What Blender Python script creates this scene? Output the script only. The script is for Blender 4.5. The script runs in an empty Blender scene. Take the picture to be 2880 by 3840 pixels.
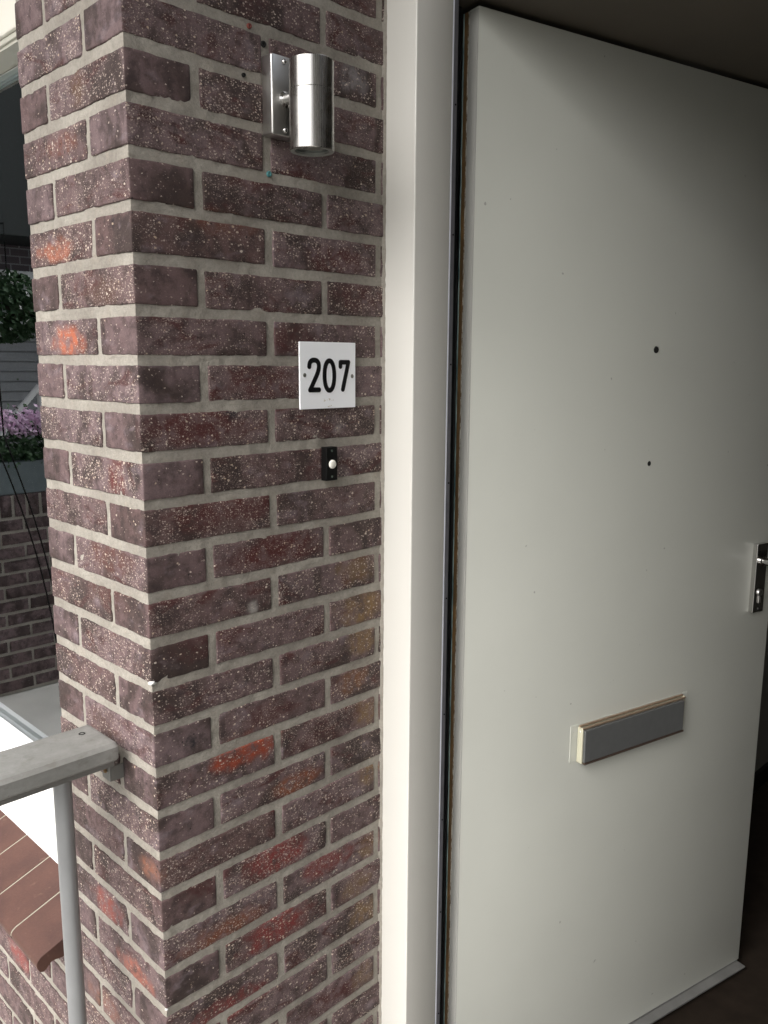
import bpy, bmesh, math, random
from mathutils import Vector, noise
import numpy as np

# ------------------------------------------------------------------ scene, camera, world, light
S = bpy.context.scene
C = S.collection

def camera():
    a, b, c = 0.7866, -0.1751, 0.0054
    f = Vector((math.sin(a)*math.cos(b), math.cos(a)*math.cos(b), math.sin(b)))
    r = Vector((math.cos(a), -math.sin(a), 0.0)); u = r.cross(f)
    r2 = r*math.cos(c) + u*math.sin(c); u2 = -r*math.sin(c) + u*math.cos(c)
    cd = bpy.data.cameras.new('camera'); co = bpy.data.objects.new('camera', cd); C.objects.link(co)
    from mathutils import Matrix
    co.matrix_world = Matrix(((r2.x, u2.x, -f.x, -0.5586), (r2.y, u2.y, -f.y, -1.0064), (r2.z, u2.z, -f.z, -0.3887), (0, 0, 0, 1)))
    cd.sensor_fit = 'HORIZONTAL'; cd.sensor_width = 36.0; cd.lens = 3184.13/2880*36.0
    cd.clip_start = 0.01; cd.clip_end = 500
    S.camera = co
camera()

SUN_EL, SUN_AZ = math.radians(45), math.radians(263)      # azimuth measured clockwise from +Y
W = bpy.data.worlds.new("World"); S.world = W; W.use_nodes = True
wt = W.node_tree; wt.nodes.clear()
sky = wt.nodes.new('ShaderNodeTexSky'); sky.sky_type = 'NISHITA'; sky.sun_disc = False
sky.sun_elevation = SUN_EL; sky.sun_rotation = SUN_AZ; sky.air_density = 1.0; sky.dust_density = 6.0; sky.ozone_density = 1.0
hs = wt.nodes.new('ShaderNodeHueSaturation'); hs.inputs['Saturation'].default_value = 0.28
bg = wt.nodes.new('ShaderNodeBackground'); bg.inputs['Strength'].default_value = 0.15
wo = wt.nodes.new('ShaderNodeOutputWorld')
wt.links.new(sky.outputs[0], hs.inputs['Color']); wt.links.new(hs.outputs[0], bg.inputs['Color']); wt.links.new(bg.outputs[0], wo.inputs[0])
sd = bpy.data.lights.new('sun', 'SUN'); sd.energy = 0.5; sd.angle = math.radians(75); sd.color = (1.0, 0.98, 0.95)
so = bpy.data.objects.new('sun', sd); C.objects.link(so)
dirv = Vector((math.sin(SUN_AZ)*math.cos(SUN_EL), math.cos(SUN_AZ)*math.cos(SUN_EL), math.sin(SUN_EL)))
so.rotation_euler = (-dirv).to_track_quat('-Z', 'Y').to_euler()
S.view_settings.view_transform = 'Standard'; S.view_settings.look = 'None'; S.view_settings.gamma = 1.0
S.view_settings.exposure = 1.2
S.render.engine = 'CYCLES'
S.cycles.max_bounces = 10; S.cycles.diffuse_bounces = 6

# ------------------------------------------------------------------ helpers
def tag(o, label=None, cat=None, group=None, kind=None):
    if label: o['label'] = label
    if cat: o['category'] = cat
    if group: o['group'] = group
    if kind: o['kind'] = kind
    return o
def empty(name, loc, label=None, cat=None, group=None):
    o = bpy.data.objects.new(name, None); C.objects.link(o); o.location = loc; o.empty_display_size = 0.05
    return tag(o, label, cat, group)
def link(name, bm, mats, parent=None, smooth=False, label=None, auto=None):
    me = bpy.data.meshes.new(name)
    bmesh.ops.recalc_face_normals(bm, faces=bm.faces)
    bm.to_mesh(me); bm.free()
    if not isinstance(mats, (list, tuple)): mats = [mats]
    for m in mats: me.materials.append(m)
    if smooth or auto:
        for p in me.polygons: p.use_smooth = True
    o = bpy.data.objects.new(name, me); C.objects.link(o)
    if auto:
        me.set_sharp_from_angle(angle=math.radians(auto))
    if parent is not None:
        o.parent = parent
        root = parent; inv = Vector((0, 0, 0)); 
        # meshes are written in world coordinates; undo the parents' placement
        bpy.context.view_layer.update()
        o.matrix_parent_inverse = parent.matrix_world.inverted()
    if label: o['label'] = label
    return o
def box(bm, lo, hi, bev=0.0, M=None, mi=0, seg=2):
    r = bmesh.ops.create_cube(bm, size=1.0)
    vs = r['verts']
    for v in vs:
        v.co = Vector(((v.co.x+.5)*(hi[0]-lo[0])+lo[0], (v.co.y+.5)*(hi[1]-lo[1])+lo[1], (v.co.z+.5)*(hi[2]-lo[2])+lo[2]))
    fs = set(f for v in vs for f in v.link_faces)
    if bev > 0:
        es = list(set(e for v in vs for e in v.link_edges))
        rr = bmesh.ops.bevel(bm, geom=es, offset=bev, segments=seg, profile=0.5, affect='EDGES')
        fs = set(rr['faces']) | set(f for f in fs if f.is_valid)
        vs = list(set(v for f in fs for v in f.verts))
    for f in fs:
        if f.is_valid: f.material_index = mi
    if M is not None:
        bmesh.ops.transform(bm, matrix=M, verts=vs)
    return vs
def cyl(bm, p0, p1, r, n=24, r2=None, mi=0, cap=True, bev=0):
    p0 = Vector(p0); p1 = Vector(p1); d = p1-p0; L = d.length; q = d.to_track_quat('Z', 'Y')
    r2 = r if r2 is None else r2
    prof = [(r, 0), (r2, L)] if bev == 0 else [(r-bev, 0), (r-bev*.3, bev*.3), (r, bev), (r2, L-bev), (r2-bev*.3, L-bev*.3), (r2-bev, L)]
    rings = []
    for (a, z) in prof:
        rings.append([bm.verts.new(p0 + q @ Vector((a*math.cos(2*math.pi*i/n), a*math.sin(2*math.pi*i/n), z))) for i in range(n)])
    for k in range(len(rings)-1):
        for i in range(n):
            f = bm.faces.new((rings[k][i], rings[k][(i+1) % n], rings[k+1][(i+1) % n], rings[k+1][i])); f.material_index = mi
    if cap:
        f = bm.faces.new(rings[0][::-1]); f.material_index = mi
        f = bm.faces.new(rings[-1]); f.material_index = mi
def lathe(bm, p0, axis, prof, n=48, mi=0):
    p0 = Vector(p0); q = Vector(axis).to_track_quat('Z', 'Y')
    rings = []
    for (a, z) in prof:
        if a < 1e-6: rings.append([bm.verts.new(p0+q @ Vector((0, 0, z)))])
        else: rings.append([bm.verts.new(p0 + q @ Vector((a*math.cos(2*math.pi*i/n), a*math.sin(2*math.pi*i/n), z))) for i in range(n)])
    for k in range(len(rings)-1):
        A, B = rings[k], rings[k+1]
        for i in range(n):
            j = (i+1) % n
            if len(A) == 1 and len(B) == 1: continue
            if len(A) == 1: f = bm.faces.new((A[0], B[j], B[i]))
            elif len(B) == 1: f = bm.faces.new((A[i], A[j], B[0]))
            else: f = bm.faces.new((A[i], A[j], B[j], B[i]))
            f.material_index = mi
def prism(bm, pts, ext, mi=0):
    """pts: loop of 3-D points, ext: extrusion vector"""
    e = Vector(ext)
    a = [bm.verts.new(Vector(p)) for p in pts]; b = [bm.verts.new(Vector(p)+e) for p in pts]
    n = len(a)
    fs = [bm.faces.new(a[::-1]), bm.faces.new(b)] + [bm.faces.new((a[i], a[(i+1) % n], b[(i+1) % n], b[i])) for i in range(n)]
    for f in fs: f.material_index = mi

# ------------------------------------------------------------------ materials
class NT:
    def __init__(s, name):
        s.m = bpy.data.materials.new(name); s.m.use_nodes = True; s.t = s.m.node_tree
        s.b = s.t.nodes['Principled BSDF']; s.out = s.t.nodes['Material Output']
    def n(s, typ, **kw):
        x = s.t.nodes.new(typ)
        for k, v in kw.items():
            if k in x.inputs: s.set(x.inputs[k], v)
            else: setattr(x, k, v)
        return x
    def set(s, sock, v):
        if isinstance(v, bpy.types.NodeSocket): s.t.links.new(v, sock)
        else:
            if sock.type == 'RGBA' and len(v) == 3: v = (*v, 1)
            sock.default_value = v
    def math(s, op, a, b=None, c=None, clamp=False):
        x = s.t.nodes.new('ShaderNodeMath'); x.operation = op; x.use_clamp = clamp
        s.set(x.inputs[0], a)
        if b is not None: s.set(x.inputs[1], b)
        if c is not None: s.set(x.inputs[2], c)
        return x.outputs[0]
    def mix(s, fac, a, b, mode='MIX'):
        x = s.t.nodes.new('ShaderNodeMix'); x.data_type = 'RGBA'; x.blend_type = mode
        s.set(x.inputs[0], fac); s.set(x.inputs[6], a); s.set(x.inputs[7], b)
        return x.outputs[2]
    def pos(s, scale=(1, 1, 1), off=(0, 0, 0)):
        g = s.t.nodes.new('ShaderNodeNewGeometry'); mp = s.t.nodes.new('ShaderNodeMapping')
        s.t.links.new(g.outputs['Position'], mp.inputs[0]); mp.inputs['Scale'].default_value = scale; mp.inputs['Location'].default_value = off
        return mp.outputs[0]
    def noise(s, sc, det=3, rough=.5, v=None, dist=0):
        x = s.t.nodes.new('ShaderNodeTexNoise'); x.inputs['Scale'].default_value = sc; x.inputs['Detail'].default_value = det
        x.inputs['Roughness'].default_value = rough; x.inputs['Distortion'].default_value = dist
        s.t.links.new(v if v is not None else s.pos(), x.inputs['Vector']); return x.outputs['Fac']
    def ramp(s, f, a, b, lo=0.0, hi=1.0):
        x = s.t.nodes.new('ShaderNodeMapRange'); x.interpolation_type = 'SMOOTHSTEP'
        s.set(x.inputs[0], f); s.set(x.inputs[1], a); s.set(x.inputs[2], b); s.set(x.inputs[3], lo); s.set(x.inputs[4], hi); return x.outputs[0]
    def bump(s, h, strength=.3, dist=.001):
        x = s.t.nodes.new('ShaderNodeBump'); x.inputs['Strength'].default_value = strength; x.inputs['Distance'].default_value = dist
        s.t.links.new(h, x.inputs['Height']); s.t.links.new(x.outputs[0], s.b.inputs['Normal'])
    def fin(s, col=None, rough=None, metal=None, spec=None):
        if col is not None: s.set(s.b.inputs['Base Color'], col)
        if rough is not None: s.set(s.b.inputs['Roughness'], rough)
        if metal is not None: s.b.inputs['Metallic'].default_value = metal
        if spec is not None: s.b.inputs['Specular IOR Level'].default_value = spec
        return s.m

def mat_paint(name, col, rough=.35, dirt=.12, spec=.5, bump=.15):
    k = NT(name)
    n1 = k.noise(6, 4); n2 = k.noise(180, 3); n3 = k.noise(1.3, 2, v=k.pos((1, 1, .3)))
    f = k.math('ADD', k.math('MULTIPLY', n1, .5), k.math('MULTIPLY', n3, .5))
    c = k.mix(k.ramp(f, .35, .75), col, tuple(x*(1-dirt) for x in col))
    spots = k.ramp(k.noise(90, 2, v=k.pos((1, 1, 1), (3, 1, 7))), .78, .82)
    c = k.mix(k.math('MULTIPLY', spots, dirt*2), c, tuple(x*.55 for x in col))
    k.bump(n2, bump, .0006)
    return k.fin(c, k.ramp(n1, .2, .8, rough-.01, rough+.02), spec=spec)
def mat_plain(name, col, rough=.5, metal=0.0, var=.2, scale=40, spec=.5, bump=.15):
    k = NT(name); n = k.noise(scale, 4)
    c = k.mix(n, tuple(x*(1+var) for x in col), tuple(x*(1-var) for x in col))
    k.bump(k.noise(scale*8, 3), bump, .0004)
    return k.fin(c, rough, metal, spec)
def mat_steel(name, col=(.48, .47, .45), rough=.25, axis=2):
    k = NT(name)
    sc = [9000, 9000, 9000]; sc[axis] = 0.0
    sc = [900, 900, 900]; sc[axis] = 12
    n = k.noise(1, 4, .7, v=k.pos(tuple(sc))); n2 = k.noise(30, 4)
    c = k.mix(n, tuple(x*1.04 for x in col), tuple(x*.92 for x in col))
    r = k.math('ADD', k.ramp(n, .2, .8, rough-.06, rough+.08), k.ramp(n2, .45, .8, 0, .12))
    k.bump(n, .05, .0001)
    return k.fin(c, r, 1.0)

def mat_brick():
    k = NT('clay_brick')
    a1 = k.n('ShaderNodeAttribute', attribute_name='tint'); a2 = k.n('ShaderNodeAttribute', attribute_name='rnd')
    sp = k.n('ShaderNodeSeparateColor'); k.t.links.new(a2.outputs['Color'], sp.inputs[0])
    tone, dR, dL = sp.outputs[0], sp.outputs[1], sp.outputs[2]; seed = a2.outputs['Alpha']
    g = k.t.nodes.new('ShaderNodeNewGeometry')
    # position shifted by the brick's own seed, so that no pattern crosses a joint
    vm = k.n('ShaderNodeVectorMath', operation='ADD'); k.t.links.new(g.outputs['Position'], vm.inputs[0])
    cmb = k.n('ShaderNodeCombineXYZ'); 
    for i, m in enumerate((7.0, 13.0, 5.0)): k.t.links.new(k.math('MULTIPLY', seed, m), cmb.inputs[i])
    k.t.links.new(cmb.outputs[0], vm.inputs[1]); P = vm.outputs[0]
    def mp(sc):
        m = k.t.nodes.new('ShaderNodeMapping'); k.t.links.new(P, m.inputs[0]); m.inputs['Scale'].default_value = sc; return m.outputs[0]
    sn = k.n('ShaderNodeSeparateXYZ'); k.t.links.new(g.outputs['True Normal'], sn.inputs[0])
    isL = k.ramp(k.math('ABSOLUTE', sn.outputs[0]), .6, .8)
    dens = k.math('ADD', k.math('MULTIPLY', dL, isL), k.math('MULTIPLY', dR, k.math('SUBTRACT', 1.0, isL)))
    big = k.noise(13, 3, .55, v=mp((1, 1, .8)), dist=.6)
    med = k.noise(60, 5, .65, v=P)
    fine = k.noise(520, 3, .7, v=P)
    base = k.mix(tone, (.180, .130, .134), (.120, .074, .070))
    base = k.mix(k.ramp(big, .44, .64), base, (.056, .038, .034))
    base = k.mix(k.math('MULTIPLY', k.ramp(k.noise(22, 3, .6, v=mp((1, 1, 1.6))), .56, .74), .75), base, (.215, .172, .188))
    base = k.mix(k.math('MULTIPLY', k.ramp(k.noise(17, 4, .6, v=mp((1, 1, 2.2)), dist=1), .52, .68), k.math('MULTIPLY', dens, 1.1)), base, (.078, .026, .024))
    base = k.mix(k.ramp(med, .42, .66, 0, .6), base, (.038, .027, .027))
    tn = k.math('MULTIPLY', a1.outputs['Alpha'], k.ramp(med, .32, .62, .1, 1.0), clamp=True)
    base = k.mix(tn, base, a1.outputs['Color'])
    base = k.mix(1.0, base, k.mix(fine, (.58, .58, .58), (1.38, 1.38, 1.38)), 'MULTIPLY')
    # sand flecks in the skin
    patchy = k.ramp(k.noise(32, 4, .65, v=P), .32, .68, .15, 1.25)
    wob = k.t.nodes.new('ShaderNodeTexNoise'); wob.inputs['Scale'].default_value = 420; wob.inputs['Detail'].default_value = 2; k.t.links.new(P, wob.inputs['Vector'])
    wsub = k.n('ShaderNodeVectorMath', operation='SUBTRACT'); k.t.links.new(wob.outputs['Color'], wsub.inputs[0]); wsub.inputs[1].default_value = (.5, .5, .5)
    wsc = k.n('ShaderNodeVectorMath', operation='SCALE'); k.t.links.new(wsub.outputs[0], wsc.inputs[0]); wsc.inputs[3].default_value = .0032
    wadd = k.n('ShaderNodeVectorMath', operation='ADD'); k.t.links.new(P, wadd.inputs[0]); k.t.links.new(wsc.outputs[0], wadd.inputs[1]); PW_ = wadd.outputs[0]
    def fleck(scale, thr, rad, off):
        v = k.t.nodes.new('ShaderNodeTexVoronoi'); v.inputs['Scale'].default_value = scale
        m = k.t.nodes.new('ShaderNodeMapping'); k.t.links.new(PW_, m.inputs[0]); m.inputs['Scale'].default_value = (1, 1, 1.5); m.inputs['Location'].default_value = (off, off, off)
        k.t.links.new(m.outputs[0], v.inputs['Vector'])
        s_ = k.n('ShaderNodeSeparateColor'); k.t.links.new(v.outputs['Color'], s_.inputs[0])
        pick = k.math('GREATER_THAN', k.math('MULTIPLY', k.math('MULTIPLY', dens, patchy), thr), s_.outputs[0])
        rr = k.math('MULTIPLY', k.math('ADD', .4, s_.outputs[1]), rad)
        d = k.math('LESS_THAN', v.outputs['Distance'], rr)
        return k.math('MULTIPLY', pick, d), s_.outputs[2]
    f1, c1 = fleck(275, .85, .33, .0); f2, c2 = fleck(150, .30, .25, 3.3); f3, c3 = fleck(430, .9, .40, 5.1)
    col1 = k.mix(c1, (.30, .23, .20), (.70, .61, .53))
    base = k.mix(k.math('MULTIPLY', f3, .45), base, (.28, .215, .20))
    base = k.mix(k.math('MULTIPLY', f1, .7), base, col1)
    base = k.mix(k.math('MULTIPLY', f2, .85), base, k.mix(c2, (.48, .37, .27), (.72, .64, .55)))
    v = k.t.nodes.new('ShaderNodeTexVoronoi'); v.inputs['Scale'].default_value = 95; k.t.links.new(mp((1.1, 1, 1)), v.inputs['Vector'])
    s_ = k.n('ShaderNodeSeparateColor'); k.t.links.new(v.outputs['Color'], s_.inputs[0])
    pit = k.math('MULTIPLY', k.math('LESS_THAN', s_.outputs[0], .07), k.math('LESS_THAN', v.outputs['Distance'], .16))
    base = k.mix(k.math('MULTIPLY', pit, .8), base, (.02, .016, .016))
    base = k.mix(1.0, base, (.84, .82, .82), 'MULTIPLY')
    h = k.math('ADD', k.math('MULTIPLY', med, .6), k.math('ADD', k.math('MULTIPLY', fine, .5), k.math('MULTIPLY', f2, .4)))
    k.bump(h, .7, .0014)
    return k.fin(base, k.ramp(med, .2, .8, .62, .9), spec=.35)
def mat_mortar():
    k = NT('cement_mortar')
    n1 = k.noise(9, 4, .6); n2 = k.noise(350, 4, .7); n3 = k.noise(900, 2, .6); n4 = k.noise(45, 4, .6)
    n5 = k.noise(190, 3, .7)
    c = k.mix(k.ramp(n1, .3, .7), (.34, .318, .278), (.25, .23, .20))
    c = k.mix(k.ramp(n4, .5, .75, 0, .45), c, (.30, .265, .22))
    c = k.mix(1.0, c, k.mix(n5, (.66, .66, .66), (1.34, 1.34, 1.34)), 'MULTIPLY')
    c = k.mix(k.ramp(n3, .66, .72, 0, .6), c, (.13, .115, .10))
    smear = k.noise(1, 5, .65, v=k.pos((30, 30, 70), (4, 4, 4)), dist=1.2)
    c = k.mix(k.ramp(smear, .55, .72, 0, .4), c, (.16, .135, .115))
    k.bump(k.math('ADD', n2, k.math('MULTIPLY', n4, .8)), .9, .0019)
    return k.fin(c, .92, spec=.2)

BRICK = mat_brick(); MORTAR = mat_mortar()
CREAM = mat_paint('cream_gloss_paint', (.64, .63, .59), .24, .015)
def mat_door(name, col):
    k = NT(name)
    n1 = k.noise(3, 4); roll = k.noise(1, 3, .6, v=k.pos((380, 380, 300))); str_ = k.noise(1, 4, .6, v=k.pos((70, 70, 2.5)))
    c = k.mix(k.ramp(n1, .35, .7), col, tuple(x*.955 for x in col))
    scuff = k.math('MULTIPLY', k.ramp(k.noise(1, 5, .7, v=k.pos((26, 26, 60), (2, 5, 1)), dist=1.5), .66, .74), .16)
    c = k.mix(scuff, c, tuple(x*.55 for x in col))
    dots = k.math('MULTIPLY', k.ramp(k.noise(75, 1, .5, v=k.pos((1, 1, 1), (9, 2, 4))), .80, .82), .6)
    c = k.mix(dots, c, tuple(x*.35 for x in col))
    k.bump(k.math('ADD', k.math('MULTIPLY', roll, .6), k.math('MULTIPLY', str_, .8)), .14, .0006)
    return k.fin(c, k.ramp(k.noise(2.2, 4, .6, v=k.pos((1, 1, .6))), .3, .7, .33, .46))
DOORP = mat_door('door_paint', (.56, .572, .525))
SLOTP = mat_paint('slot_plate_paint', (.56, .572, .525), .38, .04)
WHITE = mat_paint('white_window_paint', (.86, .87, .86), .3, .04)
HEADP = mat_paint('cream_head_paint', (.74, .72, .64), .35, .08)
SHADEP = mat_paint('head_shade_paint', (.46, .45, .39), .4, .1)  # darker window paint, with the shade under the head put into its colour
def mat_rail():
    k = NT('weathered_grey_paint'); n1 = k.noise(1, 5, .65, v=k.pos((16, 20, 20)), dist=.6); n2 = k.noise(140, 4, .7); n3 = k.noise(1, 4, .7, v=k.pos((30, 45, 45), (3, 3, 3)))
    c = k.mix(k.ramp(n1, .32, .68), (.225, .224, .212), (.175, .174, .163)); c = k.mix(k.ramp(n3, .56, .70, 0, .35), c, (.10, .09, .072))
    c = k.mix(k.ramp(n3, .28, .38, .22, 0), c, (.33, .335, .34)); c = k.mix(1.0, c, k.mix(n2, (.82, .82, .82), (1.15, 1.15, 1.15)), 'MULTIPLY')
    pt = k.ramp(k.noise(260, 1, .5), .76, .79, 0, .7); c = k.mix(pt, c, (.05, .045, .035))
    k.bump(k.math('ADD', n2, n1), .35, .001); return k.fin(c, k.ramp(n1, .3, .7, .42, .68))
RAILP = mat_rail()
POSTP = mat_plain('galvanised_grey_paint', (.26, .265, .27), .42, .35, .12, 30)
STEEL = mat_steel('brushed_steel_round'); STEELF = mat_steel('brushed_steel_flat', (.60, .595, .58), .3)
CHROME = mat_plain('polished_chrome', (.62, .61, .60), .12, 1.0, .05, 20, bump=.02)
RUBBER = mat_plain('grey_rubber', (.13, .13, .145), .5, 0, .3, 60)
BLACK = mat_plain('black_plastic', (.004, .004, .004), .45, 0, .2, 60, spec=.25)
BLACKR = mat_plain('black_gap_shade', (.004, .004, .005), .8, 0, .2, 60)  # flat black for the door core and the shade deep in the gap
ALU = mat_plain('aluminium_strip', (.80, .82, .90), .35, 0, .08, 50)
DARKGREY = mat_plain('anthracite_flap', (.145, .15, .15), .34, .35, .12, 60)
DIGIT = mat_plain('black_enamel', (.006, .006, .007), .3, 0, .1, 60)
ENAMEL = mat_paint('white_enamel_plate', (.93, .95, .98), .22, .02, bump=.05)
BUTTON = mat_plain('ivory_button', (.80, .79, .72), .4, 0, .05, 60)
BRASS = mat_plain('worn_copper_edge', (.46, .34, .25), .35, .7, .35, 90)
CREAMP = mat_plain('yellowed_cream_plastic', (.50, .485, .37), .45, 0, .12, 60)
SCREW = mat_plain('dull_screw', (.25, .25, .23), .4, .9, .3, 200)
HOLE = mat_plain('drill_hole_dark', (.006, .006, .005), .9, 0, .2, 100)
SOFFIT = mat_paint('brown_soffit_paint', (.085, .072, .055), .6, .15)
PLUGR = mat_plain('red_plastic_plug', (.17, .035, .025), .5, 0, .3, 300)
PLUGT = mat_plain('teal_plastic_plug', (.06, .22, .23), .5, 0, .4, 300)

def mat_rust():
    k = NT('rusty_brown_wood'); n = k.noise(1, 5, .7, v=k.pos((160, 160, 9))); n2 = k.noise(40, 4, .6, v=k.pos((1, 1, .4)))
    c = k.mix(n, (.25, .145, .055), (.10, .062, .03)); c = k.mix(k.ramp(n2, .5, .7), c, (.31, .17, .06))
    k.bump(n, .6, .001); return k.fin(c, .7)
def mat_teal():
    k = NT('verdigris_strip'); n = k.noise(1, 4, .7, v=k.pos((200, 200, 14)))
    c = k.mix(k.ramp(n, .42, .62), (.50, .68, .66), (.10, .20, .22)); return k.fin(c, .5, .3)
def mat_ragged():
    k = NT('flaking_paint_edge'); n = k.noise(1, 5, .75, v=k.pos((300, 300, 60)))
    c = k.mix(k.ramp(n, .45, .55), (.55, .54, .47), (.16, .11, .06)); k.bump(n, .8, .001); return k.fin(c, .6)
RUST = mat_rust(); TEAL = mat_teal(); RAGGED = mat_ragged()
EDGEP = mat_paint('door_edge_paint', (.40, .40, .375), .5, .15)

def mat_tile():
    k = NT('terracotta_tile'); n1 = k.noise(12, 4, .6); n2 = k.noise(250, 3, .6); n3 = k.noise(60, 3)
    c = k.mix(k.ramp(n1, .3, .7), (.088, .040, .029), (.060, .027, .021))
    c = k.mix(k.ramp(n3, .62, .75, 0, .5), c, (.15, .085, .06)); c = k.mix(1.0, c, k.mix(n2, (.8, .8, .8), (1.15, 1.15, 1.15)), 'MULTIPLY')
    k.bump(n2, .3, .0008); return k.fin(c, .55, spec=.4)
TILE = mat_tile()
GROUT = mat_plain('cement_grout', (.25, .23, .18), .9, 0, .2, 200)
def mat_glass():
    k = NT('window_glass'); k.t.nodes.remove(k.b)
    tr = k.n('ShaderNodeBsdfTransparent', Color=(.82, .88, .86)); gl = k.n('ShaderNodeBsdfGlossy', Color=(.93, .97, 1.0), Roughness=0.004)
    lw = k.n('ShaderNodeLayerWeight', Blend=.55)
    mx = k.t.nodes.new('ShaderNodeMixShader'); k.t.links.new(k.ramp(lw.outputs['Fresnel'], 0, 1, .14, 1.0), mx.inputs[0])
    k.t.links.new(tr.outputs[0], mx.inputs[1]); k.t.links.new(gl.outputs[0], mx.inputs[2]); k.t.links.new(mx.outputs[0], k.out.inputs[0])
    return k.m
GLASS = mat_glass()

# ------------------------------------------------------------------ brickwork
Hc, JT = .0635, .0142
# fire marks on the bricks: face, coordinate along face, z, half width, half height, colour, strength
PR, PO, PC, PM, PD, PW = (.20, .036, .032), (.25, .08, .035), (.22, .14, .065), (.085, .022, .020), (.012, .014, .017), (.42, .41, .38)
PATCH = [('R', .150, -.975, .062, .020, (.30, .055, .022), 1), ('R', .250, -1.065, .050, .016, PO, .85), ('R', .214, -1.181, .064, .026, PR, 1), ('R', .313, -1.237, .06, .016, PR, .75),
 ('R', .206, -1.304, .064, .026, PR, 1), ('R', .107, -1.258, .07, .018, PO, .6), ('R', .10, -1.392, .07, .020, PR, .85), ('R', .39, -.733, .045, .02, PC, .55), ('R', .395, -.80, .05, .025, PC, .95),
 ('R', .40, -.857, .04, .02, PC, .8), ('R', .376, -.924, .035, .022, (.20, .09, .04), .8), ('R', .41, -.99, .03, .025, PC, .75), ('R', .415, -1.104, .028, .02, PC, .7), ('R', .417, -1.245, .03, .02, PC, .6),
 ('R', .385, -1.309, .035, .02, PC, .55), ('R', .404, -1.373, .035, .02, PC, .8), ('R', .400, -1.50, .035, .02, PC, .6), ('R', .091, -.478, .08, .022, PM, .9), ('R', .128, -.60, .09, .022, PM, .9), ('R', .219, -.675, .08, .024, PM, 1),
 ('R', .202, -.42, .06, .022, PM, .8), ('R', .34, -.235, .06, .02, PM, .8), ('R', .13, -.205, .07, .015, (.14, .05, .03), .7), ('R', .38, -.29, .05, .02, PM, .6), ('R', .25, -.355, .05, .02, PM, .6), ('R', .18, -.14, .05, .015, PM, .7),
 ('R', .057, -.935, .012, .010, PD, 1), ('R', .15, -.466, .026, .007, PD, .85), ('R', .229, -.99, .006, .007, PD, .9), ('R', .172, -.753, .010, .011, PW, .8), ('R', .38, .03, .028, .018, (.30, .28, .29), .8), ('R', .348, -.491, .006, .006, PW, .7),
 ('R', .30, -1.01, .05, .02, PM, .5), ('R', .35, -.93, .04, .02, PM, .3), ('R', .20, -.93, .05, .02, PM, .5), ('R', .09, -.79, .07, .02, PM, .5), ('R', .33, -1.5, .06, .02, PM, .8), ('R', .08, -1.16, .05, .02, PM, .6),
 ('L', .215, -.235, .05, .014, (.40, .14, .08), .85), ('L', .195, -.362, .045, .020, (.46, .14, .075), 1.0), ('L', .179, -.099, .05, .014, (.20, .07, .045), .6), ('L', .124, -.032, .02, .025, (.13, .07, .04), .7),
 ('L', .072, -.55, .024, .03, (.13, .035, .03), .95), ('L', .173, -1.248, .045, .022, (.30, .09, .07), .9), ('L', .09, -1.32, .05, .018, (.38, .14, .10), .9), ('L', .03, -1.116, .03, .015, (.30, .13, .08), .7), ('L', .10, -.668, .06, .02, (.12, .05, .04), .8),
 ('L', .569, -1.557, .05, .02, (.26, .07, .06), .9), ('L', .043, -.213, .006, .011, PD, .9), ('L', .057, -1.042, .008, .012, PD, .7), ('L', .212, -.503, .005, .011, PD, .8), ('L', .12, -.72, .06, .02, (.12, .05, .04), .5),
 ('L', .08, -.30, .05, .018, (.12, .06, .04), .5), ('L', .15, -.93, .06, .02, (.12, .055, .04), .4), ('L', .20, -1.44, .05, .02, (.30, .15, .11), .6)]

def brick_pts(a, b, step, r):
    n = max(1, int(round((b-a-2*r)/step)))
    return [a, a+r*.35, a+r] + [a+r+(b-a-2*r)*i/n for i in range(1, n)] + [b-r, b-r*.35, b]

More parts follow.
